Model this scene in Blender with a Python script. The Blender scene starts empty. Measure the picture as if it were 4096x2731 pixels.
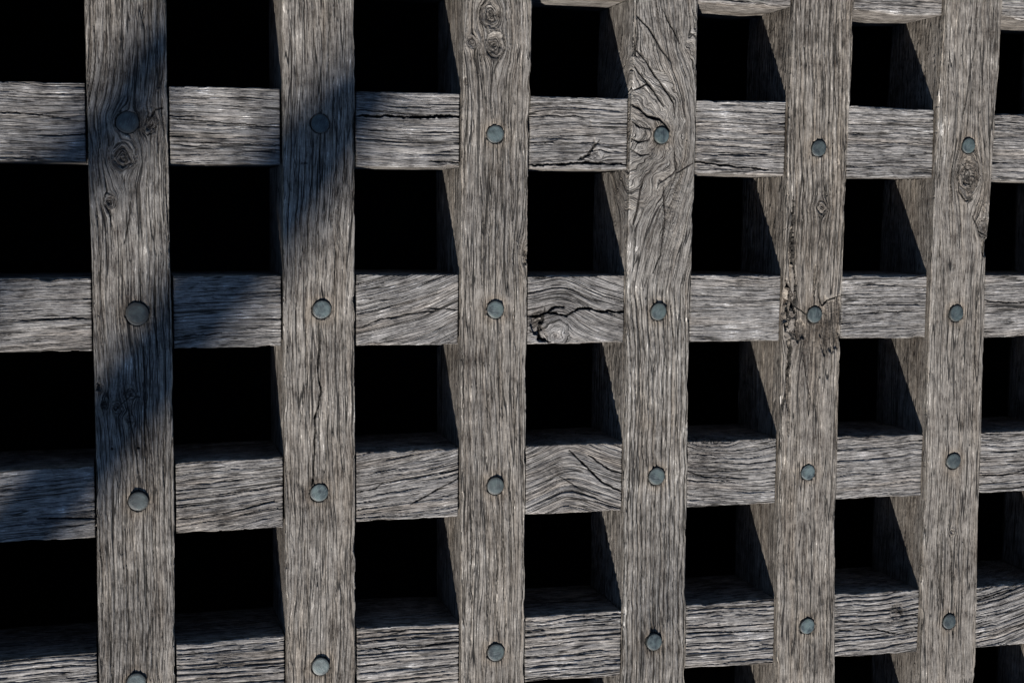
import bpy, math
import numpy as np
from mathutils import Matrix, Vector

SC = bpy.context.scene
COL = SC.collection

# ------------------------------------------------------------------ camera
cam_d = bpy.data.cameras.new("camera")
cam_d.lens = 50.962
cam_d.sensor_width = 36.0
cam_d.clip_start = 0.05
cam_d.clip_end = 200.0
cam = bpy.data.objects.new("camera", cam_d)
COL.objects.link(cam)
cam.matrix_world = Matrix(((0.95987929, 0.01574904, -0.27997093, 0.04927097),
                           (0.00956518, 0.99600161, 0.08882169, -0.02871828),
                           (0.28025036, -0.08793607, 0.95589068, 1.96547167),
                           (0, 0, 0, 1)))
SC.camera = cam

# ------------------------------------------------------------------ light
SUN_DIR = Vector((-0.50, -1.38, 1.0)).normalized()      # towards the sun
sun_el = math.asin(SUN_DIR.z)
sun_az = math.atan2(SUN_DIR.x, SUN_DIR.y)               # clockwise from +Y
world = bpy.data.worlds.new("World")
SC.world = world
world.use_nodes = True
wn = world.node_tree
bg = wn.nodes["Background"]
sky = wn.nodes.new("ShaderNodeTexSky")
sky.sky_type = 'NISHITA'
sky.sun_disc = False
sky.sun_elevation = sun_el
sky.sun_rotation = sun_az
sky.air_density = 0.9
sky.dust_density = 0.1
sky.ozone_density = 3.0
wn.links.new(sky.outputs[0], bg.inputs[0])
bg.inputs[1].default_value = 0.052

sun_d = bpy.data.lights.new("sun", 'SUN')
sun_d.energy = 5.0
sun_d.angle = math.radians(0.53)
sun_d.color = (1.0, 0.95, 0.885)
sun = bpy.data.objects.new("sun", sun_d)
COL.objects.link(sun)
sun.rotation_euler = SUN_DIR.to_track_quat('Z', 'Y').to_euler()
sun.location = (-3, -7, 6)

SC.view_settings.view_transform = 'Standard'
SC.view_settings.look = 'None'
SC.view_settings.exposure = 1.42
SC.view_settings.gamma = 1.0
SC.view_settings.use_curve_mapping = False
SC.render.engine = 'CYCLES'

# ------------------------------------------------------------------ numpy noise
def _h(ix, iy, seed):
    n = (ix.astype(np.int64) * 374761393 + iy.astype(np.int64) * 668265263 + seed * 974634777) & 0xFFFFFFFF
    n = ((n ^ (n >> 13)) * 1274126177) & 0xFFFFFFFF
    n = (n ^ (n >> 16)) & 0xFFFF
    return n.astype(np.float32) / 32767.5 - 1.0

def vn(x, y, seed=0):
    """smooth value noise, about -1..1"""
    x = np.asarray(x, dtype=np.float64); y = np.asarray(y, dtype=np.float64)
    x, y = np.broadcast_arrays(x, y)
    ix = np.floor(x); iy = np.floor(y)
    fx = x - ix; fy = y - iy
    fx = fx * fx * (3 - 2 * fx); fy = fy * fy * (3 - 2 * fy)
    a = _h(ix, iy, seed); b = _h(ix + 1, iy, seed); c = _h(ix, iy + 1, seed); d = _h(ix + 1, iy + 1, seed)
    return (a + (b - a) * fx) * (1 - fy) + (c + (d - c) * fx) * fy

def sst(a, b, x):
    t = np.clip((x - a) / (b - a), 0, 1)
    return t * t * (3 - 2 * t)

# ------------------------------------------------------------------ materials
def nd(nt, typ, **kw):
    n = nt.nodes.new(typ)
    for k, v in kw.items():
        setattr(n, k, v)
    return n

def new_mat(name):
    m = bpy.data.materials.new(name)
    m.use_nodes = True
    nt = m.node_tree
    return m, nt, nt.nodes["Principled BSDF"]

def math_n(nt, op, a, b=None, c=None, clamp=False):
    n = nt.nodes.new("ShaderNodeMath"); n.operation = op; n.use_clamp = clamp
    for i, v in enumerate((a, b, c)):
        if v is None: continue
        if isinstance(v, (int, float)): n.inputs[i].default_value = v
        else: nt.links.new(v, n.inputs[i])
    return n.outputs[0]

def mix_c(nt, fac, a, b, mode='MIX'):
    n = nt.nodes.new("ShaderNodeMix"); n.data_type = 'RGBA'; n.blend_type = mode
    if isinstance(fac, (int, float)): n.inputs[0].default_value = fac
    else: nt.links.new(fac, n.inputs[0])
    for i, v in ((6, a), (7, b)):
        if isinstance(v, tuple): n.inputs[i].default_value = (*v, 1)
        else: nt.links.new(v, n.inputs[i])
    return n.outputs[2]

def map_r(nt, v, a, b, c=0.0, d=1.0, smooth=True):
    n = nt.nodes.new("ShaderNodeMapRange")
    n.interpolation_type = 'SMOOTHSTEP' if smooth else 'LINEAR'
    nt.links.new(v, n.inputs[0])
    for i, x in ((1, a), (2, b), (3, c), (4, d)): n.inputs[i].default_value = x
    return n.outputs[0]

def scaled_noise(nt, vec, sc, detail=2.0, rough=0.5, dist=0.0):
    m = nt.nodes.new("ShaderNodeVectorMath"); m.operation = 'MULTIPLY'
    nt.links.new(vec, m.inputs[0]); m.inputs[1].default_value = sc
    n = nt.nodes.new("ShaderNodeTexNoise"); n.inputs['Scale'].default_value = 1.0
    n.inputs['Detail'].default_value = detail; n.inputs['Roughness'].default_value = rough
    n.inputs['Distortion'].default_value = dist
    nt.links.new(m.outputs[0], n.inputs['Vector'])
    return n.outputs[0]

def make_oak(name, dark, mid, light, warm, rel=1.0):
    m, nt, bs = new_mat(name)
    g = nd(nt, "ShaderNodeAttribute", attribute_name="grain").outputs['Vector']
    md = nd(nt, "ShaderNodeAttribute", attribute_name="wear_shade").outputs['Vector']
    sp = nd(nt, "ShaderNodeSeparateXYZ"); nt.links.new(md, sp.inputs[0])
    crack, tone, warmth = sp.outputs
    geo = nd(nt, "ShaderNodeNewGeometry").outputs['Position']
    fine = scaled_noise(nt, g, (800, 48, 7), 3.0, 0.65)
    fine2 = scaled_noise(nt, g, (520, 15, 7), 3.0, 0.6)
    midn = scaled_noise(nt, g, (230, 6, 7), 3.0, 0.55)
    l1 = scaled_noise(nt, g, (112, 3.2, 5), 1.5, 0.45, 0.15)
    l2 = scaled_noise(nt, g, (230, 11, 9), 1.5, 0.5, 0.2)
    pore = scaled_noise(nt, g, (640, 60, 3), 1.0, 0.5)
    brk = scaled_noise(nt, geo, (55, 55, 55), 2.0, 0.5)
    blot = scaled_noise(nt, geo, (11, 11, 11), 3.0, 0.55)
    blot2 = scaled_noise(nt, geo, (45, 45, 45), 3.0, 0.6)
    mott = scaled_noise(nt, geo, (420, 420, 420), 3.0, 0.65)
    line1 = map_r(nt, math_n(nt, 'ABSOLUTE', math_n(nt, 'SUBTRACT', l1, 0.5)), 0.003, 0.016, 1.0, 0.0)
    line1 = math_n(nt, 'MULTIPLY', line1, map_r(nt, blot2, 0.24, 0.42))
    line2 = map_r(nt, math_n(nt, 'ABSOLUTE', math_n(nt, 'SUBTRACT', l2, 0.48)), 0.003, 0.022, 1.0, 0.0)
    line2 = math_n(nt, 'MULTIPLY', line2, map_r(nt, brk, 0.36, 0.60))
    por = map_r(nt, pore, 0.60, 0.72)
    # brightness field
    v = math_n(nt, 'MULTIPLY_ADD', math_n(nt, 'SUBTRACT', fine, 0.5), 1.9, 0.50)
    v = math_n(nt, 'MULTIPLY_ADD', math_n(nt, 'SUBTRACT', fine2, 0.5), 0.65, v)
    v = math_n(nt, 'MULTIPLY_ADD', math_n(nt, 'SUBTRACT', midn, 0.5), 0.42, v)
    v = math_n(nt, 'MULTIPLY_ADD', math_n(nt, 'SUBTRACT', mott, 0.5), 0.5, v)
    v = math_n(nt, 'MULTIPLY_ADD', math_n(nt, 'SUBTRACT', blot2, 0.5), 0.9, v)
    v = math_n(nt, 'MULTIPLY_ADD', math_n(nt, 'SUBTRACT', blot, 0.5), 0.8, v)
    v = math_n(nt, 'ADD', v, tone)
    v = math_n(nt, 'MULTIPLY_ADD', por, -0.16, v)
    cr = nd(nt, "ShaderNodeValToRGB")
    cr.color_ramp.elements[0].position = 0.02; cr.color_ramp.elements[0].color = (*dark, 1)
    e = cr.color_ramp.elements.new(0.48); e.color = (*mid, 1)
    cr.color_ramp.elements[1].position = 0.98
    cr.color_ramp.elements[-1].color = (*light, 1)
    nt.links.new(v, cr.inputs[0])
    wf = math_n(nt, 'MULTIPLY_ADD', map_r(nt, scaled_noise(nt, g, (60, 4, 11), 3.0, 0.6), 0.45, 0.75), 0.55, warmth, clamp=True)
    col = mix_c(nt, math_n(nt, 'MULTIPLY', wf, 0.85), cr.outputs[0], warm, 'MULTIPLY')
    dk = math_n(nt, 'MAXIMUM', math_n(nt, 'MULTIPLY', line1, 0.94), math_n(nt, 'MULTIPLY', line2, 0.7))
    dk = math_n(nt, 'MAXIMUM', dk, crack, clamp=True)
    col = mix_c(nt, dk, col, (0.012, 0.011, 0.010))
    nt.links.new(col, bs.inputs['Base Color'])
    bs.inputs['Roughness'].default_value = 0.95
    bs.inputs['Specular IOR Level'].default_value = 0.12
    # relief
    h = math_n(nt, 'MULTIPLY', fine, 0.5)
    h = math_n(nt, 'MULTIPLY_ADD', fine2, 0.55, h)
    h = math_n(nt, 'MULTIPLY_ADD', midn, 0.6, h)
    h = math_n(nt, 'MULTIPLY_ADD', mott, 0.12, h)
    h = math_n(nt, 'MULTIPLY_ADD', line1, -0.9, h)
    h = math_n(nt, 'MULTIPLY_ADD', line2, -0.5, h)
    h = math_n(nt, 'MULTIPLY_ADD', por, -0.25, h)
    bp = nd(nt, "ShaderNodeBump"); bp.inputs['Strength'].default_value = 0.9
    bp.inputs['Distance'].default_value = 0.0028 * rel
    nt.links.new(h, bp.inputs['Height'])
    nt.links.new(bp.outputs[0], bs.inputs['Normal'])
    return m

OAK_UP = make_oak("weathered_oak_upright", (0.026, 0.022, 0.019), (0.216, 0.207, 0.194), (0.44, 0.426, 0.405), (1.0, 0.90, 0.79))
OAK_RAIL = make_oak("weathered_oak_crossbar", (0.026, 0.024, 0.023), (0.222, 0.215, 0.209), (0.43, 0.43, 0.43), (1.0, 0.88, 0.75), 1.15)

def make_peg_mat():
    m, nt, bs = new_mat("grey_green_peg_end")
    tc = nd(nt, "ShaderNodeTexCoord").outputs['Object']
    rnd = nd(nt, "ShaderNodeObjectInfo").outputs['Random']
    rot = nd(nt, "ShaderNodeVectorRotate"); rot.rotation_type = 'Z_AXIS'
    nt.links.new(tc, rot.inputs['Vector']); nt.links.new(math_n(nt, 'MULTIPLY', rnd, 6.28), rot.inputs['Angle'])
    off = nd(nt, "ShaderNodeVectorMath", operation='ADD')
    nt.links.new(rot.outputs[0], off.inputs[0])
    cmb = nd(nt, "ShaderNodeCombineXYZ"); nt.links.new(rnd, cmb.inputs[2]); nt.links.new(cmb.outputs[0], off.inputs[1])
    scr = scaled_noise(nt, off.outputs[0], (120, 1500, 3), 3.0, 0.65, 0.8)
    blo = scaled_noise(nt, off.outputs[0], (90, 90, 9), 2.0, 0.5)
    grn = scaled_noise(nt, off.outputs[0], (60, 60, 15), 1.0, 0.5)
    c = mix_c(nt, map_r(nt, blo, 0.32, 0.68), (0.014, 0.022, 0.026), (0.062, 0.086, 0.088))
    c = mix_c(nt, math_n(nt, 'MULTIPLY', map_r(nt, scr, 0.48, 0.68), 0.55), c, (0.15, 0.17, 0.172))
    c = mix_c(nt, math_n(nt, 'MULTIPLY', map_r(nt, grn, 0.5, 0.75), 0.4), c, (0.08, 0.11, 0.095))
    ln = nd(nt, "ShaderNodeVectorMath", operation='LENGTH')
    fl = nd(nt, "ShaderNodeVectorMath", operation='MULTIPLY'); fl.inputs[1].default_value = (1, 1, 0)
    nt.links.new(tc, fl.inputs[0]); nt.links.new(fl.outputs[0], ln.inputs[0])
    rim = map_r(nt, math_n(nt, 'MULTIPLY_ADD', math_n(nt, 'SUBTRACT', blo, 0.5), 0.004, ln.outputs['Value']), 0.0098, 0.0125)
    c = mix_c(nt, math_n(nt, 'MULTIPLY', rim, 0.65), c, (0.035, 0.030, 0.024))
    hs = nd(nt, "ShaderNodeHueSaturation")
    nt.links.new(math_n(nt, 'MULTIPLY_ADD', rnd, 0.5, 0.38), hs.inputs['Value']); nt.links.new(c, hs.inputs['Color'])
    nt.links.new(hs.outputs[0], bs.inputs['Base Color'])
    bs.inputs['Roughness'].default_value = 0.5
    bs.inputs['Specular IOR Level'].default_value = 0.35
    bp = nd(nt, "ShaderNodeBump"); bp.inputs['Strength'].default_value = 0.6; bp.inputs['Distance'].default_value = 0.0005
    nt.links.new(scr, bp.inputs['Height']); nt.links.new(bp.outputs[0], bs.inputs['Normal'])
    return m
PEG = make_peg_mat()

def simple_mat(name, c1, c2, sc=8.0, rough=0.95):
    m, nt, bs = new_mat(name)
    geo = nd(nt, "ShaderNodeNewGeometry").outputs['Position']
    n = scaled_noise(nt, geo, (sc, sc, sc), 5.0, 0.6)
    nt.links.new(mix_c(nt, map_r(nt, n, 0.35, 0.65), c1, c2), bs.inputs['Base Color'])
    bs.inputs['Roughness'].default_value = rough
    bp = nd(nt, "ShaderNodeBump"); bp.inputs['Distance'].default_value = 0.01
    nt.links.new(n, bp.inputs['Height']); nt.links.new(bp.outputs[0], bs.inputs['Normal'])
    return m
EARTH = simple_mat("dry_earth", (0.07, 0.055, 0.04), (0.13, 0.11, 0.085))
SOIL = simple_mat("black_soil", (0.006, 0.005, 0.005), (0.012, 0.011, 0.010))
BARK = simple_mat("bark", (0.06, 0.05, 0.04), (0.14, 0.12, 0.10), 30.0)
LEAF = simple_mat("leaf", (0.04, 0.07, 0.02), (0.06, 0.10, 0.03), 30.0, 0.6)

# ------------------------------------------------------------------ object helpers
def tag(o, label=None, cat=None, group=None, kind=None):
    if label: o["label"] = label
    if cat: o["category"] = cat
    if group: o["group"] = group
    if kind: o["kind"] = kind
    return o

def link_mesh(name, co, faces4, mat, parent=None, extra=(), attrs=None, loc=(0, 0, 0), smooth=True):
    me = bpy.data.meshes.new(name)
    nv = len(co); nq = len(faces4)
    loops = faces4.ravel()
    starts = np.arange(nq) * 4
    tot = np.full(nq, 4)
    for f in extra:
        starts = np.append(starts, len(loops)); tot = np.append(tot, len(f)); loops = np.concatenate([loops, f])
    me.vertices.add(nv); me.vertices.foreach_set("co", (co - np.array(loc)).astype(np.float32).ravel())
    me.loops.add(len(loops)); me.loops.foreach_set("vertex_index", loops.astype(np.int32))
    me.polygons.add(len(starts)); me.polygons.foreach_set("loop_start", starts.astype(np.int32))
    me.polygons.foreach_set("use_smooth", np.full(len(starts), smooth))
    me.update(calc_edges=True)
    for k, v in (attrs or {}).items():
        a = me.attributes.new(k, 'FLOAT_VECTOR', 'POINT')
        a.data.foreach_set("vector", v.astype(np.float32).ravel())
    me.materials.append(mat)
    o = bpy.data.objects.new(name, me); COL.objects.link(o)
    o.location = loc
    if parent: o.parent = parent
    return o

# ------------------------------------------------------------------ lattice data (metres; z up out of the lattice face)
DEP = 0.152          # depth of the uprights
REC = 0.006          # crossbar faces sit this far below the upright faces
BOT = -0.158
MIDZ = -0.0768
UL = {1: [(0.051, 0.2365), (0.0519, 0.0193), (0.0548, -0.1155), (0.0559, -0.346), (0.0548, -0.6496)],
      2: [(0.3029, 0.1834), (0.3022, 0.0236), (0.3025, -0.2064), (0.3038, -0.4411), (0.3049, -0.6701)],
      3: [(0.551, 0.2273), (0.5498, 0.0278), (0.5507, -0.2104), (0.5523, -0.4533), (0.5546, -0.6907)],
      4: [(0.8025, 0.2736), (0.7992, 0.0972), (0.7974, -0.0816), (0.799, -0.2143), (0.7989, -0.4105), (0.8019, -0.5599), (0.8021, -0.6352)],
      5: [(1.0532, 0.2859), (1.0494, 0.1403), (1.0487, 0.0364), (1.0475, -0.2182), (1.0487, -0.4211), (1.0491, -0.5365), (1.0538, -0.7317)],
      6: [(1.3065, 0.2798), (1.3006, 0.148), (1.2993, 0.0406), (1.2969, -0.1385), (1.2983, -0.2744), (1.2997, -0.4316), (1.3002, -0.5908), (1.3057, -0.7524)]}
UR = {1: [(0.1521, 0.2415), (0.1528, 0.021), (0.1548, -0.2041), (0.1552, -0.4337), (0.1534, -0.6577)],
      2: [(0.4004, 0.2537), (0.3994, 0.0253), (0.4, -0.208), (0.4004, -0.4458), (0.4011, -0.6892)],
      3: [(0.6507, 0.2661), (0.6464, 0.0295), (0.6468, -0.2119), (0.6469, -0.458), (0.6491, -0.6984)],
      4: [(0.9002, 0.2784), (0.9002, 0.0338), (0.8969, -0.1731), (0.8962, -0.2654), (0.8983, -0.4704), (0.9013, -0.7191)],
      5: [(1.1522, 0.2908), (1.1465, 0.038), (1.145, -0.2198), (1.146, -0.4827), (1.1527, -0.7398)],
      6: [(1.406, 0.3034), (1.4023, 0.1511), (1.3991, 0.0424), (1.3948, -0.0805), (1.3966, -0.2237), (1.3984, -0.356), (1.3986, -0.4952), (1.4034, -0.7194)]}
RT = {1: [(-0.0543, 0.1306), (0.0524, 0.1323), (0.1546, 0.1322), (0.3014, 0.1331), (0.4046, 0.1328), (0.5499, 0.1341), (0.6533, 0.1339), (0.7996, 0.1353), (0.9025, 0.1355), (1.0509, 0.1379), (1.1546, 0.1354), (1.3024, 0.1333), (1.4086, 0.1314)],
      2: [(-0.0594, -0.1196), (0.0516, -0.1184), (0.1567, -0.1171), (0.302, -0.1169), (0.4046, -0.1158), (0.5498, -0.1162), (0.6524, -0.1183), (0.7964, -0.118), (0.9022, -0.1183), (1.0481, -0.1195), (1.1505, -0.1183), (1.2973, -0.1191), (1.4065, -0.1198)],
      3: [(-0.0646, -0.369), (0.0509, -0.3688), (0.1572, -0.367), (0.3008, -0.3657), (0.4046, -0.3627), (0.5477, -0.3609), (0.6514, -0.3636), (0.7968, -0.3615), (0.9037, -0.3653), (1.0468, -0.3654), (1.1502, -0.3662), (1.3005, -0.3683), (1.4062, -0.3683)],
      4: [(-0.0698, -0.621), (0.0518, -0.6197), (0.1562, -0.6163), (0.3032, -0.6151), (0.4046, -0.6118), (0.5512, -0.6152), (0.6523, -0.6131), (0.8032, -0.6143), (0.9051, -0.6129), (1.0538, -0.6132), (1.154, -0.6128), (1.3036, -0.6154), (1.408, -0.6173)]}
RB = {0: [(0.9052, 0.2766), (1.0133, 0.2732), (1.0529, 0.2766), (1.1602, 0.2773), (1.2323, 0.2726), (1.3053, 0.276), (1.4153, 0.2803), (1.4496, 0.2743)],
      1: [(-0.0563, 0.0303), (0.0508, 0.0304), (0.1551, 0.0301), (0.301, 0.0321), (0.4046, 0.0306), (0.5506, 0.0321), (0.6507, 0.0325), (0.8015, 0.0334), (0.9029, 0.0307), (1.0201, 0.029), (1.1519, 0.0274), (1.3022, 0.0298), (1.4614, 0.0276)],
      2: [(-0.0614, -0.2154), (0.0517, -0.2155), (0.1556, -0.2137), (0.3015, -0.2138), (0.4046, -0.2145), (0.5468, -0.2151), (0.6498, -0.216), (0.7962, -0.2173), (0.9024, -0.2165), (1.0467, -0.2172), (1.1516, -0.2166), (1.2989, -0.2165), (1.4063, -0.2177)],
      3: [(-0.0665, -0.4643), (0.0526, -0.4652), (0.1578, -0.4638), (0.3021, -0.4631), (0.4046, -0.4614), (0.5502, -0.4606), (0.6506, -0.4631), (0.8006, -0.4638), (0.9039, -0.4644), (1.0517, -0.4646), (1.1513, -0.4635), (1.3044, -0.4646), (1.4037, -0.4656)],
      4: [(0.6552, -0.7109), (0.8049, -0.7131), (0.9073, -0.7107), (1.0567, -0.7141), (1.1595, -0.7135), (1.3053, -0.7157), (1.4124, -0.7178)]}
Y0, Y1 = -1.03, 0.56
X0, X1 = -0.36, 1.80

def u_edge(i, side, y):
    if i in UL:
        p = sorted((b, a) for a, b in (UL if side < 0 else UR)[i])
        return np.interp(y, [q[0] for q in p], [q[1] for q in p])
    return np.full_like(y, 0.101 + 0.2496 * (i - 1) + side * 0.049)

def r_edge(j, side, x):
    d = RT if side > 0 else RB
    if j in d:
        p = sorted(d[j]); return np.interp(x, [q[0] for q in p], [q[1] for q in p])
    return np.full_like(x, 0.0818 - 0.248 * (j - 1) + side * 0.049)

PEGS = {1: [(0.1015, 0.0825, 0.0140, .0008), (0.1103, -0.1667, 0.0150, .0035), (0.1088, -0.4161, 0.0130, .0045), (0.1028, -0.6631, 0.0130, .0040)],
        2: [(0.3526, 0.0874, 0.0125, .0012), (0.3544, -0.1633, 0.0127, .0030), (0.3503, -0.416, 0.0121, .0015), (0.3515, -0.6604, 0.0124, .0045)],
        3: [(0.5978, 0.0793, 0.0124, .0015), (0.6, -0.1657, 0.0123, .0025), (0.6022, -0.4174, 0.0124, .0025), (0.605, -0.6602, 0.0127, .0035)],
        4: [(0.8467, 0.0835, 0.0115, .0030), (0.847, -0.1712, 0.0125, .0025), (0.8491, -0.4141, 0.0126, .0022), (0.8492, -0.6632, 0.0122, .0050)],
        5: [(1.0993, 0.0702, 0.0118, .0016), (1.0999, -0.1784, 0.0118, .0020), (1.0964, -0.4185, 0.0114, .0020), (1.1023, -0.6577, 0.0121, .0026)],
        6: [(1.3551, 0.0796, 0.0112, .0026), (1.3446, -0.1789, 0.0124, .0024), (1.3489, -0.411, 0.0122, .0022), (1.3526, -0.6687, 0.0118, .0014)]}

# knots: (across, along, radius, stretch along the timber, kind)   kind 0 = tight knot, 1 = broad swirl of arched grain
UK = {1: [(0, 0.09, -.014, .06, 3), (0.096, 0.038, 0.015, 1.25, 0), (0.079, -0.020, 0.007, 1.3, 0), (0.130, 0.078, 0.008, 1.2, 0), (0.102, 0.083, 0.014, 1.0, 2),
          (0.067, -0.286, 0.006, 1.1, 0), (0.083, -0.290, 0.006, 1.4, 0), (0.101, -0.272, 0.007, 1.0, 0), (0.099, -0.307, 0.005, 1.1, 0), (0.062, -0.263, 0.005, 1.0, 0)],
      2: [(0, -.30, .006, .05, 3), (0, -.05, -.006, .07, 3)],
      3: [(0.590, 0.243, 0.015, 1.3, 0), (0.596, 0.202, 0.014, 1.25, 0), (0.564, 0.206, 0.008, 1.3, 0), (0.650, -0.092, 0.010, 1.6, 2)],
      4: [(0.80, -0.14, -0.012, 0.08, 3), (0.792, 0.085, 0.088, 1.25, 1), (0.894, 0.215, 0.012, 1.5, 2)],
      5: [(1.106, -0.018, 0.008, 1.4, 0), (1.060, -0.19, 0.012, 3.0, 2)],
      6: [(1.357, 0.032, 0.019, 1.7, 0), (1.388, -0.046, 0.012, 1.2, 0), (1.352, -0.524, 0.004, 1.2, 0)]}
# for crossbars: across = y, along = x
RK = {1: [(0.052, 0.752, 0.006, 1.5, 2)],
      2: [(0, .56, .055, .09, 3), (0, .70, .05, .075, 3), (-0.200, 0.690, 0.020, 1.2, 1), (-0.110, 1.02, 0.012, 2.5, 2), (-0.235, 0.250, 0.02, 4.0, 2)],
      3: [(0, .715, .10, .15, 3), (-0.345, 0.93, 0.025, 2.5, 2), (-0.490, 0.40, 0.03, 3.0, 2)],
      4: [(0, 1.58, .09, .13, 3)]}
TILT = {2: 0.03, 3: 0.05}

# wide drying splits: points, width, depth
US = {1: [([(0.062, 0.12), (0.066, 0.06), (0.064, 0.0)], .0006, .003), ([(0.147, 0.102), (0.138, 0.101), (0.128, 0.085)], .0018, .004),
          ([(0.104, -0.18 + .16), (0.099, -0.06), (0.095, -0.075)], .0009, .004), ([(0.106, -0.11), (0.107, -0.13), (0.109, -0.15)], .0008, .003),
          ([(0.091, -0.255), (0.098, -0.30), (0.106, -0.345), (0.112, -0.40)], .0008, .004), ([(0.118, -0.21), (0.118, -0.29), (0.127, -0.36), (0.130, -0.43)], .0008, .004),
          ([(0.088, -0.286), (0.101, -0.275), (0.112, -0.277)], .0007, .003)],
      2: [([(0.352, -0.205), (0.349, -0.246), (0.353, -0.276), (0.350, -0.294), (0.3445, -0.312), (0.345, -0.336), (0.342, -0.385), (0.340, -0.408)], .0015, .009),
          ([(0.352, -0.19), (0.3515, -0.205)], .0006, .003), ([(0.377, 0.06), (0.370, 0.10), (0.371, 0.15)], .0006, .003),
          ([(0.347, -0.43), (0.346, -0.50), (0.341, -0.56)], .0005, .003)],
      3: [([(0.590, 0.187), (0.5925, 0.165), (0.591, 0.13), (0.5915, 0.10)], .0006, .003), ([(0.597, 0.195), (0.589, 0.190)], .0016, .003),
          ([(0.577, 0.02), (0.582, -0.06), (0.583, -0.14)], .0006, .003)],
      4: [([(0.806, 0.252), (0.824, 0.236), (0.843, 0.207), (0.858, 0.190)], .0012, .005), ([(0.800, 0.210), (0.822, 0.188), (0.846, 0.155), (0.866, 0.130), (0.868, 0.11)], .0012, .005),
          ([(0.799, 0.185), (0.815, 0.168), (0.836, 0.143), (0.850, 0.125)], .0012, .005), ([(0.799, 0.145), (0.812, 0.150), (0.822, 0.156), (0.833, 0.146)], .0009, .003),
          ([(0.797, 0.127), (0.813, 0.121), (0.826, 0.110), (0.845, 0.106), (0.860, 0.090)], .0016, .006), ([(0.800, 0.102), (0.814, 0.094), (0.830, 0.092)], .0011, .004),
          ([(0.800, 0.078), (0.812, 0.073), (0.826, 0.076)], .0010, .004), ([(0.845, 0.262), (0.862, 0.235), (0.872, 0.215)], .0009, .004), ([(0.800, 0.062), (0.815, 0.054), (0.828, 0.056)], .0010, .004),
          ([(0.819, 0.020), (0.812, -0.02), (0.806, -0.045)], .0014, .005), ([(0.852, 0.01), (0.855, -0.04), (0.848, -0.09), (0.838, -0.115)], .0010, .004),
          ([(0.867, 0.06), (0.872, 0.03), (0.898, 0.045)], .0009, .003)],
      5: [([(1.060, 0.0), (1.060, -0.05), (1.062, -0.10), (1.067, -0.135), (1.066, -0.165)], .0019, .008), ([(1.049, -0.125), (1.055, -0.135), (1.057, -0.15), (1.062, -0.162), (1.066, -0.175)], .0030, .009),
          ([(1.105, -0.13), (1.107, -0.15), (1.112, -0.165), (1.126, -0.155), (1.145, -0.150)], .0014, .005), ([(1.062, -0.215), (1.062, -0.25), (1.056, -0.29), (1.052, -0.32)], .0016, .006),
          ([(1.083, -0.235), (1.090, -0.28), (1.096, -0.30)], .0010, .004), ([(1.066, -0.165), (1.078, -0.172), (1.090, -0.180)], .0014, .004), ([(1.106, -0.39), (1.107, -0.408)], .0012, .004)],
      6: [([(1.362, 0.29), (1.361, 0.23), (1.353, 0.19), (1.350, 0.16), (1.343, 0.12)], .0008, .004), ([(1.338, 0.05), (1.340, 0.01), (1.352, -0.005), (1.366, -0.002)], .0012, .004),
          ([(1.366, -0.028), (1.380, -0.052), (1.397, -0.060)], .0014, .004), ([(1.345, 0.052), (1.356, 0.043), (1.367, 0.046)], .0010, .003), ([(1.352, 0.040), (1.350, 0.025), (1.362, 0.018), (1.368, 0.03)], .0010, .003)]}
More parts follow.
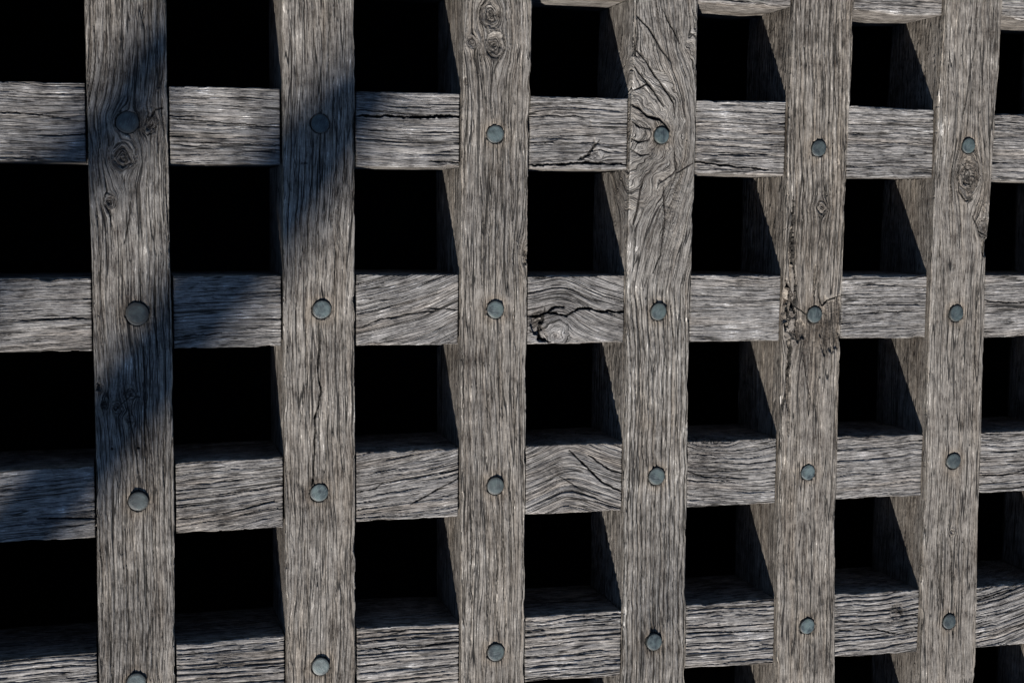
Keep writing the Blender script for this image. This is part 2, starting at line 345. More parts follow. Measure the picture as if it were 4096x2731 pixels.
RS = {1: [([(0.100, 0.404), (0.100, 0.47), (0.103, 0.56)], .0021, .011), ([(0.108, 0.404), (0.106, 0.45), (0.102, 0.50)], .0008, .004), ([(0.082, 0.404), (0.080, 0.45)], .0009, .004),
          ([(0.040, 0.505), (0.037, 0.56)], .0013, .006), ([(0.038, 0.650), (0.039, 0.700), (0.043, 0.735), (0.040, 0.80)], .0017, .010),
          ([(0.046, 0.722), (0.054, 0.738), (0.068, 0.748), (0.074, 0.755)], .0020, .004), ([(0.047, 0.900), (0.043, 0.95), (0.037, 1.02)], .0015, .009),
          ([(0.090, 0.155), (0.086, 0.22), (0.080, 0.32)], .0009, .004), ([(0.060, 0.155), (0.058, 0.23), (0.057, 0.31)], .0009, .005), ([(0.092, -0.06), (0.090, 0.0), (0.085, 0.03)], .0010, .005)],
      2: [([(-0.174, -0.06 + .05), (-0.172, 0.03), (-0.174, 0.06)], .0010, .005), ([(-0.190, 0.403), (-0.178, 0.44), (-0.170, 0.49), (-0.166, 0.52)], .0010, .005), ([(-0.163, 0.50), (-0.166, 0.56)], .0009, .005),
          ([(-0.178, 0.648), (-0.176, 0.668), (-0.170, 0.680), (-0.163, 0.690), (-0.163, 0.705)], .0022, .009), ([(-0.171, 0.675), (-0.173, 0.695), (-0.176, 0.708), (-0.168, 0.724), (-0.165, 0.738), (-0.170, 0.762), (-0.172, 0.81)], .0019, .010),
          ([(-0.165, 0.676), (-0.180, 0.672), (-0.192, 0.668), (-0.208, 0.668), (-0.214, 0.684)], .0026, .006), ([(-0.197, 0.653), (-0.205, 0.668)], .0022, .006), ([(-0.199, 0.156), (-0.197, 0.19), (-0.193, 0.22)], .0009, .005),
          ([(-0.180, 1.155), (-0.177, 1.20), (-0.175, 1.27)], .0009, .005), ([(-0.163, 1.145), (-0.165, 1.18), (-0.164, 1.22)], .0008, .004), ([(-0.160, 1.40), (-0.164, 1.44), (-0.162, 1.50)], .0012, .006), ([(-0.155, 1.155), (-0.152, 1.25)], .0006, .003)],
      3: [([(-0.380, 0.745), (-0.402, 0.776), (-0.410, 0.80)], .0014, .007), ([(-0.372, 0.715), (-0.400, 0.745), (-0.420, 0.765), (-0.437, 0.80)], .0013, .006), ([(-0.408, 0.700), (-0.430, 0.735), (-0.44, 0.76)], .0008, .004),
          ([(-0.420, 0.403), (-0.415, 0.43), (-0.408, 0.44)], .0009, .004), ([(-0.440, 0.48), (-0.420, 0.52), (-0.400, 0.56)], .0011, .005), ([(-0.425, 0.29), (-0.435, 0.25), (-0.44, 0.22)], .0010, .005),
          ([(-0.410, 0.90), (-0.420, 0.93), (-0.425, 1.0)], .0009, .004), ([(-0.435, -0.02), (-0.437, 0.03), (-0.439, 0.06)], .0015, .006), ([(-0.418, 1.04), (-0.420, 1.06)], .0015, .006), ([(-0.437, 1.40), (-0.438, 1.50)], .0012, .005)],
      4: [([(-0.640, 0.403), (-0.645, 0.44), (-0.645, 0.50), (-0.642, 0.56)], .0009, .005), ([(-0.653, 1.15), (-0.66, 1.19)], .0009, .004), ([(-0.670, 1.15), (-0.673, 1.22), (-0.685, 1.27)], .0010, .005), ([(-0.640, 1.40), (-0.632, 1.44), (-0.622, 1.48)], .0016, .006),
          ([(-0.641, 1.26), (-0.655, 1.27), (-0.657, 1.31)], .0010, .004), ([(-0.655, 0.9), (-0.66, 0.98), (-0.663, 1.05)], .0010, .004)]}

# ------------------------------------------------------------------ timber builder
def seg_dist(a, l, pts):
    best = np.full(a.shape, 9.0)
    for (a0, l0), (a1, l1) in zip(pts[:-1], pts[1:]):
        da, dl = a1 - a0, l1 - l0
        t = np.clip(((a - a0) * da + (l - l0) * dl) / (da * da + dl * dl), 0, 1)
        best = np.minimum(best, np.hypot(a - a0 - t * da, l - l0 - t * dl))
    return best

def grain_field(a, l, ac, knots, seed, tilt, wav):
    """grain coordinates (across the fibres, along the fibres) and a knot mask; fibres part round every knot"""
    gu = a - ac + wav * (0.0055 * vn(l * 4.0, seed * 1.7, seed) + 0.0022 * vn(l * 13.0, (a - ac) * 12, seed + 3)) - tilt * l
    gv = l + 0.0
    km = np.zeros_like(a); rot = np.zeros_like(a)
    wa = a + 0.0034 * vn(a * 95, l * 95, seed + 9) + 0.0008 * vn(a * 420, l * 420, seed + 19)
    wl = l + 0.0034 * vn(a * 95, l * 95, seed + 11) + 0.0008 * vn(a * 420, l * 420, seed + 21)
    big = 0.0045 * vn(a * 22, l * 22, seed + 13)
    for n, (ka, kl, R, e, kind) in enumerate(knots):
        if kind == 3:                                   # fibres rise to a crest here and fall away again (R = height, e = length)
            gu = gu - R * np.exp(-np.sqrt(((l + big - kl) / e) ** 2 + .03))
            continue
        dx = wa + (big if kind == 1 else 0) - ka; dy = (wl - kl) / e
        r = np.hypot(dx, dy) + 1e-6
        out = np.exp(-np.maximum(r / R - 1, 0) ** 2 / 9.0)
        gu = gu - np.where(r > R, R * R * dx / (r * r), dx) * (out if kind != 1 else np.exp(-np.maximum(r / R - 1, 0) ** 2 / 1.5)) * (0.9 if kind != 1 else 0.6)
        if kind in (0, 1):
            ins = 1 - sst(R * 0.88, R * 1.02, r)
            th = np.arctan2(dy, dx + 1e-9)
            sgn = 1.0
            gu = np.where(r < R, 0.31 * (n + 1) + r * (1.0 if kind == 1 else 1.15), gu)
            gv = np.where(r < R, th * R * (0.8 if kind == 1 else 0.5) + n, gv)
            gu = np.where(r < R, gu + R * 0.16 * vn(dx / R * 2.2 + n, dy / R * 2.2, seed + 15), gu)
            if kind == 0:
                km = np.maximum(km, ins)
    return gu, gv, km

def build_timber(name, vertical, idx, seed, fine, knots, splits, tilt, ridge, wav, mat, parent, pegs=(), stains=(), tone=0.0, warm=0.25, ncrk=110, gouges=(), crackle=(), lines=()):
    rng = np.random.RandomState(seed * 7 + 5)
    if vertical:
        L0, L1, v0, v1 = Y0, Y1, -0.80, 0.335
    else:
        L0, L1, v0, v1 = X0, X1, -0.085, 1.53
    st = 0.00095 if fine else 0.004
    ls = np.concatenate([np.arange(L0, v0, 0.02), np.arange(v0, v1, st), np.arange(v1, L1, 0.02), [L1]])
    # notches of the halved joints
    notch = []
    if vertical:
        yy = np.array([0.0])
        for j in range(-1, 6):
            xm = np.array([0.1 + 0.25 * (idx - 1)])
            notch.append((float(r_edge(j, -1, xm)[0]) - .0006, float(r_edge(j, 1, xm)[0]) + .0006))
    else:
        for i in range(0, 8):
            ym = np.array([0.0818 - 0.248 * (idx - 1)])
            notch.append((float(u_edge(i, -1, ym)[0]) - .0020 - 0.0010 * rng.rand(), float(u_edge(i, 1, ym)[0]) + .0022 + 0.0014 * rng.rand()))
    add = []
    for n0, n1 in notch:
        add += [n0 - 6e-5, n0 + 6e-5, n1 - 6e-5, n1 + 6e-5] + ([n0 - .0004, n0 - .0009, n1 + .0004, n1 + .0009] if not vertical else [])
    add = np.array([q for q in add if L0 < q < L1])
    keep = np.array([np.min(np.abs(add - q)) > 2.5e-4 for q in ls]) if len(add) else np.ones(len(ls), bool)
    ls = np.sort(np.concatenate([ls[keep], add]))
    nl = len(ls)
    edge = u_edge if vertical else r_edge
    eL = edge(idx, -1, ls); eR = edge(idx, 1, ls)
    jL = 0.0004 * vn(ls * 45, 1, seed) + 0.00022 * vn(ls * 190, 5, seed) - 0.0045 * np.maximum(0, vn(ls * 32, 15, seed) - .4) - 0.0010 * (vn(ls * 60, 17, seed) > .78)
    jR = 0.0004 * vn(ls * 45, 2, seed) + 0.00022 * vn(ls * 190, 6, seed) + 0.0045 * np.maximum(0, vn(ls * 32, 16, seed) - .4) + 0.0010 * (vn(ls * 60, 18, seed) > .78)
    jL *= -1; jR *= -1
    ac = float(np.mean((eL + eR) / 2))
    ztop = 0.0 if vertical else -REC + 0.0
    zbot = -DEP if vertical else BOT
    dep = ztop - zbot
    # columns round the section: (face, t)
    nf = 104 if fine else 26
    ns = 62 if fine else 16
    side = np.concatenate([[0, .0004, .0009, .0015, .0022, .003, .004], np.linspace(.0055, dep, ns)])
    small = np.concatenate([[.0004, .0009, .0015, .0022, .003, .004], np.linspace(.006, dep, 8)])
    fr = np.concatenate([[0.0, .004, .009, .015, .022], np.linspace(.032, .968, nf), [.978, .985, .991, .996, 1.0]])
    sideL = side if vertical else small     # low side of a crossbar is hardly seen
    sideR = small if vertical else side
    if len(sideL) and sideL[0] == 0: sideL = sideL[1:]
    if len(sideR) and sideR[0] == 0: sideR = sideR[1:]
    face = np.concatenate([np.zeros(len(sideL)), np.ones(len(fr)), np.full(len(sideR), 2), np.full(3, 3)])
    par = np.concatenate([sideL[::-1], fr, sideR, [.75, .5, .25]])
    nc = len(par)
    F = np.broadcast_to(face, (nl, nc)); Pm = np.broadcast_to(par, (nl, nc))
    Lg = np.broadcast_to(ls[:, None], (nl, nc)).copy()
    EL = eL[:, None]; ER = eR[:, None]
    a = np.where(F == 0, EL, np.where(F == 2, ER, EL + (ER - EL) * np.where((F == 1) | (F == 3), Pm, 0)))
    z = np.where((F == 0) | (F == 2), ztop - Pm, np.where(F == 1, ztop, zbot))
    cu = np.where(F == 0, EL - Pm, np.where(F == 2, ER + Pm, a))       # unwrapped across coordinate
    dF = np.where(F == 1, np.minimum(a - EL, ER - a), 0)               # distance from the edges on the face
    # rounded, worn arrises
    rL = 0.0016 + 0.0035 * np.maximum(0, vn(ls * 14, 3, seed + 2)) ** 2 + 0.0008 * np.abs(vn(ls * 70, 8, seed))
    rR = 0.0016 + 0.0035 * np.maximum(0, vn(ls * 14, 9, seed + 4)) ** 2 + 0.0008 * np.abs(vn(ls * 70, 4, seed))
    if not vertical and idx == 0:
        rL = rL + 0.003 + 0.002 * vn(ls * 9, 2, seed)
    def rnd(s, r):
        q = np.clip(r - s, 0, None)
        return r - np.sqrt(np.maximum(r * r - q * q, 0))
    rLg = np.broadcast_to(rL[:, None], a.shape); rRg = np.broadcast_to(rR[:, None], a.shape)
    onL = (F == 1) & (a - EL < ER - a); onR = (F == 1) & ~onL
    drop = np.where(onL, rnd(a - EL, rLg), 0) + np.where(onR, rnd(ER - a, rRg), 0)
    inn = np.where(F == 0, rnd(Pm, rLg), 0) - np.where(F == 2, rnd(Pm, rRg), 0)
    dist_edge = np.where(F == 1, dF, Pm)
    # grain
    gu, gv, km = grain_field(cu, Lg, ac, knots, seed, tilt, wav)
    crack = np.zeros_like(a); tn = np.full_like(a, tone); wm = np.full_like(a, warm)
    h = np.zeros_like(a)
    amp = sst(0.0, 0.004, dist_edge) * 0.7 + 0.3
    # hewn unevenness
    h += 0.0007 * vn(cu * 22, Lg * 9, seed + 31) + 0.0003 * vn(cu * 90, Lg * 40, seed + 32)
    # weathered furrows between the growth rings
    mod = 0.65 + 0.5 * vn(cu * 25, Lg * 11, seed + 40)
    f1 = vn(gu * 150, gv * 7, seed + 41); f2 = vn(gu * 330, gv * 16, seed + 42); f3 = vn(gu * 70, gv * 3.5, seed + 43)
    val = sst(0.22, 0.0, np.abs(f1)) * 0.9 + sst(0.28, 0.0, np.abs(f2)) * 0.5
    h += amp * ridge * mod * (0.00040 * f3 + 0.00035 * f1 - 0.00075 * val)
    crack = np.maximum(crack, np.clip(val - 0.6, 0, 1) * 0.85 * np.clip(mod, 0, 1) * np.clip(ridge - .45, 0, .9))
    # broken fibre plates across the grain
    br = vn(gu * 95, gv * 45, seed + 51)
    h += amp * ridge * 0.00030 * br
    # long open grain lines and furrows, each line with its own course
    for (l0, l1, spc, thr, dk, dp, cont) in lines:
        ph = gu / spc + 0.35 * vn(gv * 22, gu * 40, seed + 111) + .12 * vn(gv * 90, gu * 90, seed + 112)
        idn = np.floor(ph); fr_ = np.abs(ph - idn - 0.5 - 0.25 * vn(idn * 3.7, 0.5, seed + 113)) * spc
        on = sst(-cont, -cont + .25, vn(gv * 11 + idn * 5.3, idn * 2.1, seed + 114)) * sst(l0 - .02, l0 + .02, Lg) * (1 - sst(l1 - .02, l1 + .02, Lg)) * (F != 3)
        wd = thr * (0.75 + 0.5 * vn(gv * 35, idn * 1.7, seed + 115))
        mk = np.clip((wd + .0004 - fr_) / 0.0006, 0, 1) * on
        crack = np.maximum(crack, mk * dk); h -= mk * dp
        h += on * (dp > .001) * 0.0004 * np.cos(np.clip(fr_ / spc * 2 * np.pi, 0, np.pi)) * -1
    # drying cracks that follow the fibres
    vis = (Lg > v0 - .05) & (Lg < v1 + .05)
    ncr = int(ncrk if fine else 0)
    glo, ghi = float(np.min(cu)) - ac, float(np.max(cu)) - ac
    for k in range(ncr):
        g0 = rng.uniform(glo, ghi) if k % 2 else rng.uniform(-0.05, 0.05)
        gc = rng.uniform(v0, v1); hl = 0.014 + 0.085 * rng.rand() ** 1.5; w = 0.00036 + 0.0006 * rng.rand() ** 3
        rows = np.where(np.abs(ls - gc) < hl + .03)[0]
        if len(rows) == 0: continue
        s = slice(rows[0], rows[-1] + 1)
        d = np.abs(gu[s] - g0 - 0.0007 * vn(gv[s] * 60, k, seed) - .0004 * vn(gv[s] * 220, k + .5, seed))
        ww = w * np.sqrt(np.clip(1 - ((gv[s] - gc) / hl) ** 2, 0, 1))
        mk = np.clip((ww + 0.0003 - d) / 0.0005, 0, 1) * (ww > 0)
        h[s] -= mk * (0.0008 + 2.0 * ww); crack[s] = np.maximum(crack[s], mk * (0.68 + 0.3 * rng.rand()))
    # wide splits
    jn = vn(cu * 260, Lg * 260, seed + 61) + 0.5 * vn(cu * 800, Lg * 800, seed + 63)
    jw = 0.0012 * vn(7.5, Lg * 70, seed + 66)
    lj0 = vn(cu * 260, Lg * 260, seed + 62)
    for pts, w, dp in splits:
        lo = min(p[1] for p in pts) - .02; hi = max(p[1] for p in pts) + .02
        rows = np.where((ls > lo) & (ls < hi))[0]
        if len(rows) == 0: continue
        s = slice(rows[0], rows[-1] + 1)
        jag = .0011 if w > .00165 and abs(pts[0][1] + .205) > 1e-3 else (.00035 if vertical else .0006)
        aj = cu + jag * jn + jw; lj = Lg + jag * lj0
        d = seg_dist(aj[s], lj[s], pts)
        ends = np.minimum(seg_dist(aj[s], lj[s], [pts[0], pts[0]] if False else [pts[0], (pts[0][0] + 1e-5, pts[0][1])]),
                          seg_dist(aj[s], lj[s], [pts[-1], (pts[-1][0] + 1e-5, pts[-1][1])]))
        w = w * (1.45 if vertical and idx == 4 else 1.0)
        ww = (w - .0004) * (0.45 + 0.55 * sst(0, 0.015, ends)) * (0.85 + 0.4 * vn(Lg[s] * 120, cu[s] * 120, seed + 71))
        mk = np.clip((ww + 0.0003 - d) / 0.0006, 0, 1)
        mk[F[s] == 3] = 0
        mk2 = np.clip((ww + 0.0009 - d) / 0.0006, 0, 1) * (F[s] != 3)
        h[s] -= mk * dp * np.clip(ww / w, .3, 1); crack[s] = np.maximum(crack[s], mk2 * .95)
    # torn out or rotten hollows with ragged rims
    for (ga, gl, ra, rl, dp) in gouges:
        q = np.hypot((cu - ga) / ra, (Lg - gl) / rl) + 0.30 * vn(cu * 190, Lg * (26 if rl > .05 else 60), seed + 95) + .10 * vn(cu * 600, Lg * 120, seed + 96)
        mk = 1 - sst(0.88, 1.0, q)
        h -= mk * (dp + 0.0010 * vn(gu * 400, gv * 60, seed + 97) + .0006 * vn(cu * 500, Lg * 500, seed + 98))
        crack = np.maximum(crack, mk * .45 * (vn(gu * 420, gv * 90, seed + 99) > .1)); tn -= mk * 0.08; wm += mk * .15
    # fine netted checking
    for (ga, gl, ra, rl, am) in crackle:
        q = np.exp(-(((cu - ga) / ra) ** 2 + ((Lg - gl) / rl) ** 2) ** 2) * am
        n1 = vn(cu * 210 + 1.5 * vn(cu * 90, Lg * 90, seed), Lg * 130, seed + 101); n2 = vn(cu * 120, Lg * 260 + 1.5 * vn(cu * 90, Lg * 90, seed + 1), seed + 102)
        net = np.maximum(sst(.16, .03, np.abs(n1)), sst(.14, .03, np.abs(n2)))
        crack = np.maximum(crack, net * np.clip(q, 0, 1) * .75); h -= net * q * 0.0009; h += q * .0005 * n1
    # knots: sunk, dark and star cracked
    for (ka, kl, R, e, kind) in knots:
        if kind != 0: continue
        rows = np.where(np.abs(ls - kl) < R * e * 2.5)[0]
        if len(rows) == 0: continue
        s = slice(rows[0], rows[-1] + 1)
        dx = cu[s] - ka; dy = (Lg[s] - kl) / e
        r = np.hypot(dx, dy); th = np.arctan2(dy, dx)
        q = np.clip(1 - r / R, 0, 1)
        bul = np.exp(-((r / R - 1.15) / 0.35) ** 2)
        h[s] += 0.0008 * bul - 0.0012 * sst(0, .6, q) + 0.0006 * vn(cu[s] * 300, Lg[s] * 300, seed + 77) * (q > 0)
        star = np.abs(np.sin(th * 2.0 + ka * 90 + 1.1 * vn(r * 160, th, seed + 5)))
        sc = sst(0.30, 0.05, star) * (q > 0.25) * sst(0.2, .5, q) * sst(0.0, 0.4, vn(cu[s] * 170, Lg[s] * 170, seed + 8) + .45)
        ring = sst(0.14, 0.02, np.abs(r / R - 0.97)) * (vn(th * 2.2, ka * 50, seed + 6) > -0.15)
        ctr = sst(0.62, 0.9, q) * (vn(cu[s] * 330, Lg[s] * 330, seed + 4) > -0.1)
        dk = np.maximum(np.maximum(sc * .75, ring * 0.6), ctr * .8)
        crack[s] = np.maximum(crack[s], dk); h[s] -= dk * 0.0014
        tn[s] -= 0.10 * sst(0, .5, q) + 0.05 * np.exp(-(r / R) ** 2)
    # peg holes and the stain around them
    for (px, py, pr, ph) in pegs:
        rows = np.where(np.abs(ls - py) < .06)[0]; s = slice(rows[0], rows[-1] + 1)
        r = np.hypot(a[s] - px, Lg[s] - py) + (F[s] != 1) * 1.0
        th = np.arctan2(Lg[s] - py, a[s] - px)
        j = 0.0007 * vn(th * 3.0, px * 40, seed + 81) + 0.0005 * vn(th * 11, py * 40, seed + 82)
        hole = 1 - sst(pr * 1.0 + .0006 + j, pr * 1.0 + .0016 + j, r)
        h[s] -= hole * 0.0022; crack[s] = np.maximum(crack[s], hole * .85)
        st_ = np.exp(-((r - pr) / (pr * (0.75 + 0.25 * vn(th * 2, px * 9, seed)))) ** 2)
        wm[s] += 0.75 * st_; tn[s] += 0.05 * st_ * vn(a[s] * 60, Lg[s] * 60, seed)
        lip = np.exp(-((r - pr * 1.18) / 0.0012) ** 2) * sst(-.2, .6, vn(th * 4, px * 33, seed + 84))
        h[s] -= 0.0007 * lip; crack[s] = np.maximum(crack[s], .55 * lip * (vn(a[s] * 500, Lg[s] * 500, seed + 85) > 0))
    for (sa, sl, ra, rl, dt, dw) in stains:
        q = np.exp(-((cu - sa) / ra) ** 2 - ((Lg - sl) / rl) ** 2) * (0.7 + 0.6 * vn(gu * 180, gv * 30, seed + 91))
        tn += dt * q; wm += dw * q
    # arrises weather paler
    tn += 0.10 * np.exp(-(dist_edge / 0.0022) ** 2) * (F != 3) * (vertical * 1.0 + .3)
    tn += np.where((F == 0) | (F == 2), -0.10 if vertical else -0.22, 0); wm += np.where((F == 0) | (F == 2), 0.25, 0)  # side faces and crossbar ledges toned down: less bleached, plus shade painted into colour
    h = np.clip(h, -0.012, 0.003)
    fade = np.exp(-dist_edge / 0.006) * (F != 3)
    a = a + fade * np.where((F == 0) | onL, jL[:, None], 0) + fade * np.where((F == 2) | onR, jR[:, None], 0)
    h *= np.where(F == 3, 0, 1)
    # apply: inward normal offset
    z = z + np.where(F == 1, h, 0) - drop
    a = a + inn + np.where(F == 0, -h * 1.0, 0) * 0.8 + np.where(F == 2, h, 0) * 0.8
    # halved joints
    for n0, n1 in notch:
        rows = (ls > n0) & (ls < n1)
        if vertical:
            zr = z[rows]
            z[rows] = np.where(zr > -0.03, zr, -0.03 - (-0.03 - zr) * ((-MIDZ - 0.0006 - 0.03) / (DEP - 0.03)))
        else:
            t = (ztop - z[rows]) / dep
            z[rows] = (MIDZ - 0.0004) - np.clip(t, 0, 1) * (MIDZ - 0.0004 - BOT)
            for sgn, n in ((-1, n0), (1, n1)):
                dd = (ls - n) * sgn
                rr = (dd > 0) & (dd < 0.0022)
                z[rr] -= (F[rr] == 1) * rnd(dd[rr], np.full(rr.sum(), 0.0022))[:, None] * (0.8 + 0.5 * vn(a[rr] * 200, n * 50, seed))
    if vertical:
        co = np.stack([a, Lg, z], -1).reshape(-1, 3)
    else:
        co = np.stack([Lg, a, z], -1).reshape(-1, 3)
    I = np.arange(nl * nc).reshape(nl, nc)
    A = I[:-1]; B = I[1:]
    A2 = np.roll(A, -1, 1); B2 = np.roll(B, -1, 1)
    q = np.stack([A, A2, B2, B], -1).reshape(-1, 4)
    capA = I[0][::-1]; capB = I[-1]
    if not vertical:
        q = q[:, ::-1]; capA = capA[::-1]; capB = capB[::-1]
    gr = np.stack([gu + 0.5 * seed, gv + 3.1 * seed, np.full_like(gu, seed * 1.37)], -1).reshape(-1, 3)
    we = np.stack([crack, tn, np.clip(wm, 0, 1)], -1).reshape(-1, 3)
    loc = (ac, 0, 0) if vertical else (0, ac, 0)
    return link_mesh(name, co, q, mat, parent, (capA, capB), {"grain": gr, "wear_shade": we}, loc)

root = bpy.data.objects.new("timber_lattice", None); COL.objects.link(root)
root.location = (0, 0, 0)
tag(root, "weathered grey oak lattice of halved uprights and crossbars fixed with round pegs", "lattice")

def make_peg(parent, px, py, pr, ph, seed):
    rng = np.random.RandomState(seed)
    n = 56
    th = np.arange(n) / n * 2 * np.pi
    irr = 1 + 0.028 * np.sin(2 * th + rng.rand() * 6) + 0.012 * np.sin(3 * th + rng.rand() * 6) + 0.006 * np.sin(7 * th + rng.rand() * 6)
    tx, ty = rng.uniform(-.07, .07, 2)
    prof = [(1.0, -0.030), (1.0, ph - .0007), (0.985, ph - .0002), (0.95, ph), (0.7, ph + .0002), (0.4, ph + .0003), (0.12, ph + .0003)]
    co = []
    for r, zz in prof:
        x = pr * r * irr * np.cos(th); y = pr * r * irr * np.sin(th)
        co.append(np.stack([x, y, zz + (x * tx + y * ty if zz > 0 or r < 1 else 0 * x)], -1))
    co = np.concatenate(co)
    I = np.arange(len(prof) * n).reshape(-1, n)
    A = I[:-1]; B = I[1:]
    q = np.stack([A, np.roll(A, -1, 1), np.roll(B, -1, 1), B], -1).reshape(-1, 4)
    o = link_mesh("peg", co, q, PEG, parent, (I[-1], I[0][::-1]))
    o.location = (px - parent.location.x, py - parent.location.y, 0)
    return o

U_OPT = {0: dict(ridge=.6, wav=1), 1: dict(ridge=.75, wav=1.6, tone=-.03, warm=.28, n=230), 2: dict(n=170, ridge=.55, wav=1.8, tone=0.0, warm=.40), 3: dict(n=230, ridge=.8, wav=.8, tone=.03, warm=.42),
         4: dict(ridge=1.7, wav=.7, tone=.04, warm=.2), 5: dict(ridge=1.3, wav=.8, tone=-.02, warm=.5), 6: dict(ridge=.8, wav=1, tone=-.01, warm=.45), 7: dict(ridge=.6, wav=1)}
U_LAB = {1: "upright with clustered small knots below its topmost peg", 2: "upright with a long open drying split between two pegs", 3: "upright with two swirled knots near its upper end",
         4: "upright with arched burl grain above coarse furrowed grain", 5: "upright with splintered rotten patch around its middle peg", 6: "upright with cracked oval knot and whitish patch"}
U_ST = {1: [(.12, .16, .03, .05, -.05, 0), (.07, -.05, .02, .05, .05, 0)], 2: [(.31, .1, .01, .04, -.14, .3), (.31, -.27, .012, .03, -.15, .1), (.33, -.35, .02, .05, .05, .2)],
        3: [(.56, .15, .008, .12, .12, 0), (.59, .22, .03, .05, -.05, 0)], 4: [(.845, -.335, .04, .008, -.22, .4), (.80, -.30, .006, .2, .15, 0), (.805, .03, .01, .1, .1, 0)],
        5: [(1.085, -.10, .03, .06, -.16, .3), (1.08, -.20, .04, .05, -.18, .4), (1.056, -.05, .006, .06, .15, 0), (1.05, -.35, .006, .2, .12, 0)],
        6: [(1.311, .108, .012, .016, .42, -.5), (1.310, .07, .009, .03, .3, -.3), (1.303, -.1, .006, .15, .22, -.1), (1.303, -.45, .006, .2, .18, 0), (1.375, -.05, .03, .03, -.05, -.2), (1.35, -.43, .02, .02, -.1, .3)]}
U_G = {5: [(1.0505, -.165, .009, .036, .010), (1.0575, -.09, .0035, .055, .006), (1.0585, -.27, .003, .06, .005), (1.0985, -.125, .002, .03, .003), (1.128, -.195, .020, .042, .003), (1.075, -.20, .010, .02, .004), (1.062, -.30, .004, .06, .003)], 
       6: [(1.394, -.075, .008, .014, .004)], 2: [(.331, .034, .004, .002, .002)], 1: [(.0585, -.262, .0035, .005, .004), (.076, -.345, .0016, .0016, .004), (.110, -.345, .0018, .0014, .004)],
       3: [(.646, -.092, .005, .009, .0015), (.555, .150, .003, .006, .0015)]}
U_L = {1: [(-.8, .33, .0085, .00050, .93, .0014, .30)], 2: [(-.8, .33, .0120, .00042, .88, .0012, .1)], 3: [(-.8, .33, .0095, .00048, .92, .0014, .30)],
       4: [(-.8, -.14, .0072, .00085, .90, .0022, .8)], 5: [(-.10, .33, .0068, .00080, .90, .0021, .8), (-.8, -.25, .013, .0004, .8, .0012, .0)], 6: [(0, .33, .0085, .0005, .85, .0014, .2), (-.8, -.1, .012, .0003, .7, .0009, -.1)]}
R_L = {1: [(-.1, 1.55, .0105, .0003, .75, .0012, .15)], 2: [(-.1, 1.55, .0110, .00025, .7, .0010, .05)], 3: [(-.1, 1.55, .0085, .0003, .75, .0012, .2)], 4: [(-.1, 1.55, .0078, .0005, .78, .0018, .55)]}
U_C = {4: [(.86, 0.0, .025, .05, .8), (.845, .23, .05, .05, .3), (.865, -.08, .02, .04, .5)], 5: [(1.095, -.21, .035, .05, .5)], 6: [(1.357, .036, .017, .028, 1.2), (1.385, -.02, .015, .02, 1.0)],
       1: [(.125, .085, .02, .03, .7), (.135, -.19, .02, .05, .5), (.09, -.27, .04, .03, .5)], 3: [(.59, .24, .02, .03, .5), (.60, .2, .02, .02, .5)]}
for i in range(0, 8):
    o = U_OPT[i]
    up = build_timber("upright", True, i, 11 + i, i in UL, UK.get(i, []), US.get(i, []), 0.0, o['ridge'], o['wav'], OAK_UP, root,
                      PEGS.get(i, ()), U_ST.get(i, ()), o.get('tone', 0), o.get('warm', .3), o.get('n', 110), U_G.get(i, ()), U_C.get(i, ()), U_L.get(i, ()))
    if i in U_LAB: up["label"] = U_LAB[i]
    for k, (px, py, pr, ph) in enumerate(PEGS.get(i, ())):
        make_peg(up, px, py, pr, ph * .75, 100 + i * 10 + k)
R_OPT = {-1: dict(ridge=.8), 0: dict(ridge=.6, tone=.0, warm=.2), 1: dict(ridge=1.0, tone=.02), 2: dict(ridge=.8, tone=.02), 3: dict(ridge=1.15, tone=.02), 4: dict(ridge=1.55, tone=.02), 5: dict(ridge=.8)}
R_ST = {2: [(-.185, .665, .02, .012, -.2, .5), (-.19, .545, .012, .02, -.08, .1)], 1: [(.1, .05, .02, .08, -.05, .3), (.07, .74, .02, .006, -.2, .2)], 3: [(-.40, .695, .03, .02, -.1, .3), (-.40, .92, .02, .03, -.1, .2)],
        4: [(-.65, 1.26, .03, .04, -.16, .2)]}
R_LAB = {2: "crossbar with a broken curled knot between two uprights", 3: "crossbar with arched fan shaped grain", 4: "crossbar with deep even furrows"}
R_G = {2: [(-.192, .663, .016, .009, .004), (-.205, .672, .010, .008, .004)], 1: [(.066, .747, .012, .0035, .0016), (.096, .740, .006, .002, .0008)], 4: [(-.648, 1.262, .014, .012, .0012)]}
R_C = {4: [(-.655, 1.26, .03, .03, .35)], 3: [(-.41, .69, .03, .02, .5)], 2: [(-.20, .54, .012, .02, .5)], 1: [(.05, .745, .02, .02, .5)]}
for j in range(-1, 6):
    o = R_OPT[j]
    rl = build_timber("crossbar", False, j, 31 + j, j in (0, 1, 2, 3, 4), RK.get(j, []), RS.get(j, []), TILT.get(j, 0.0), o['ridge'], 1.0, OAK_RAIL, root,
                      (), R_ST.get(j, ()), o.get('tone', 0), o.get('warm', .08), 170, R_G.get(j, ()), R_C.get(j, ()), R_L.get(j, ()))
    if j in R_LAB: rl["label"] = R_LAB[j]

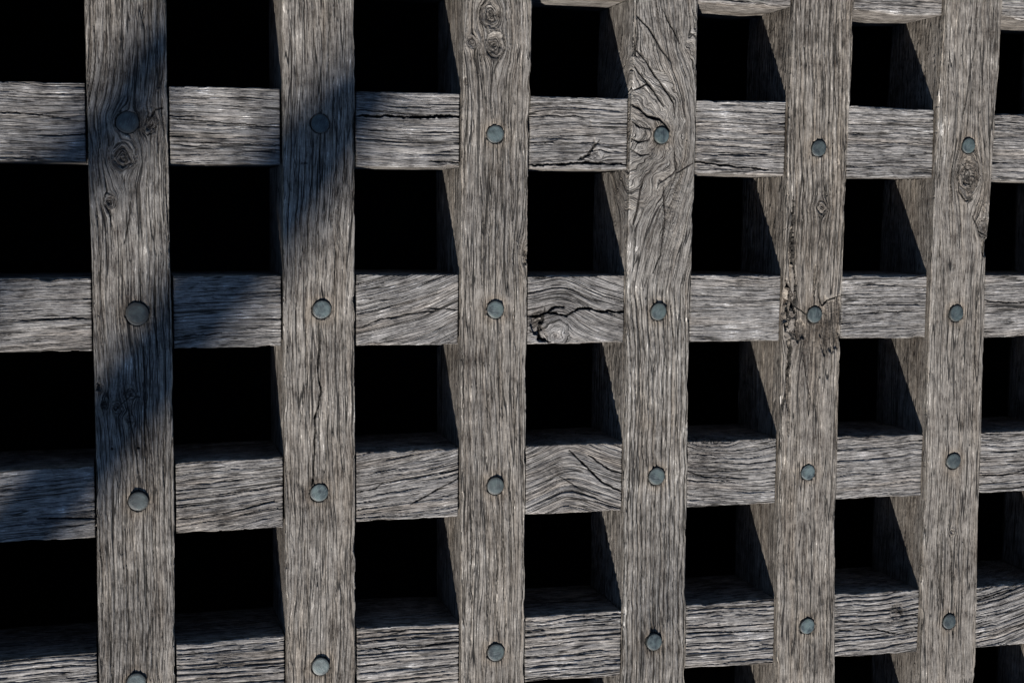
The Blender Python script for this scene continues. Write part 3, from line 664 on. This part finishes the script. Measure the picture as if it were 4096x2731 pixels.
# ------------------------------------------------------------------ ground and the dark pit the lattice covers
GZ = BOT - 0.0005
hx0, hx1, hy0, hy1 = X0 + .09, X1 - .09, Y0 + .08, Y1 - .08
xs = [-40, hx0, hx1, 40]; ys = [-40, hy0, hy1, 40]
co = np.array([(x, y, GZ) for y in ys for x in xs], float)
q = np.array([(r * 4 + c, r * 4 + c + 1, r * 4 + c + 5, r * 4 + c + 4) for r in range(3) for c in range(3) if not (r == 1 and c == 1)])
tag(link_mesh("ground", co, q, EARTH, smooth=False), kind="structure")
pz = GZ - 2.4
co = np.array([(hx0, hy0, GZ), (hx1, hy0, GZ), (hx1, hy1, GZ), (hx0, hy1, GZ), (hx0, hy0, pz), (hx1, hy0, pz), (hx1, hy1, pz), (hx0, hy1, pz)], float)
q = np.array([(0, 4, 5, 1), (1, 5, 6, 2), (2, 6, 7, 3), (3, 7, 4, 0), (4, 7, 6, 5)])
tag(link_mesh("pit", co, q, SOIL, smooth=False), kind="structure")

# ------------------------------------------------------------------ the tree whose limbs shade the left of the lattice
S = np.array(SUN_DIR)
def up_sun(p, t): return np.array([p[0], p[1], 0.0]) + S * t
def tube(name, pts, rad, mat, parent, seed=0, n=14):
    pts = np.array(pts, float); rad = np.array(rad, float)
    t = np.linspace(0, len(pts) - 1, (len(pts) - 1) * 8 + 1)
    P = np.stack([np.interp(t, range(len(pts)), pts[:, k]) for k in range(3)], -1)
    for _ in range(3): P[1:-1] = (P[:-2] + 2 * P[1:-1] + P[2:]) / 4
    Rr = np.interp(t, range(len(pts)), rad)
    T = np.gradient(P, axis=0); T /= np.linalg.norm(T, axis=1)[:, None]
    ref = np.array([0.3, 0.1, 1.0]) if abs(T[:, 2]).mean() < .8 else np.array([1.0, 0, 0])
    N = np.cross(T, ref); N /= np.linalg.norm(N, axis=1)[:, None]; Bn = np.cross(T, N)
    th = np.arange(n) / n * 2 * np.pi
    bump = 1 + 0.16 * vn(t[:, None] * 1.3, th[None] * 0.9, seed) + .08 * vn(t[:, None] * 3, th[None] * 2, seed + 1)
    co = P[:, None] + (N[:, None] * np.cos(th)[None, :, None] + Bn[:, None] * np.sin(th)[None, :, None]) * (Rr[:, None] * bump)[..., None]
    I = np.arange(len(t) * n).reshape(-1, n); A = I[:-1]; B = I[1:]
    q = np.stack([A, np.roll(A, -1, 1), np.roll(B, -1, 1), B], -1).reshape(-1, 4)
    return link_mesh(name, co.reshape(-1, 3), q, mat, parent, (I[0][::-1], I[-1]))
tree = bpy.data.objects.new("tree", None); COL.objects.link(tree)
tag(tree, "tree standing outside the frame whose limbs shade the left uprights", "tree")
base = np.array([-5.0, -8.4, GZ])
D = 8.0
j1 = base + [0.1, 0.05, 4.3]
tube("trunk", [base - [0, 0, .1], base + [.05, 0, 2.1], j1, j1 + [0.15, .1, 1.8], j1 + [.1, .3, 3.2]], [.24, .19, .16, .12, .03], BARK, tree, 3, 20)
pB = [(-0.55, -1.12), (-0.27, -0.76), (-0.006, -0.416), (0.101, -0.282), (0.227, -0.121), (0.328, 0.024), (0.40, 0.105), (0.45, 0.150)]
tube("limb", [j1 - [0, 0, .1]] + [up_sun(p, D) for p in pB], [.11, .085, .075, .064, .062, .062, .066, .058, .03], BARK, tree, 5)
pA = [(-0.62, -0.85), (-0.25, -0.33), (-0.03, -0.035), (0.030, 0.030), (0.10, 0.117), (0.15, 0.185), (0.175, 0.215)]
tube("limb", [j1 + [0, 0, .25]] + [up_sun(p, D + .35) for p in pA], [.10, .07, .056, .044, .040, .040, .042, .02], BARK, tree, 8)
rng = np.random.RandomState(4)
cs, fs = [], []
def leaf(c, s):
    a1 = rng.normal(size=3); a1 /= np.linalg.norm(a1); b1 = np.cross(a1, rng.normal(size=3)); b1 /= np.linalg.norm(b1)
    k = len(cs)
    for u, v in ((-1, 0), (0, -.45), (1, 0), (0, .45)): cs.append(c + a1 * u * s + b1 * v * s)
    fs.append((k, k + 1, k + 2, k + 3))
for (p, n, sp) in (((0.41, 0.13), 46, .055), ((0.34, 0.05), 26, .05), ((0.155, 0.19), 22, .035), ((0.23, -.12), 12, .04)):
    for _ in range(n): leaf(up_sun(p, D + rng.uniform(-.15, .2)) + rng.normal(size=3) * [sp, sp, sp], rng.uniform(.014, .026))
for _ in range(1500):
    leaf(base + [0, -.3, 7.4] + rng.normal(size=3) * [1.1, 1.0, .75], rng.uniform(.04, .07))
link_mesh("foliage", np.array(cs), np.array(fs), LEAF, tree, smooth=False)
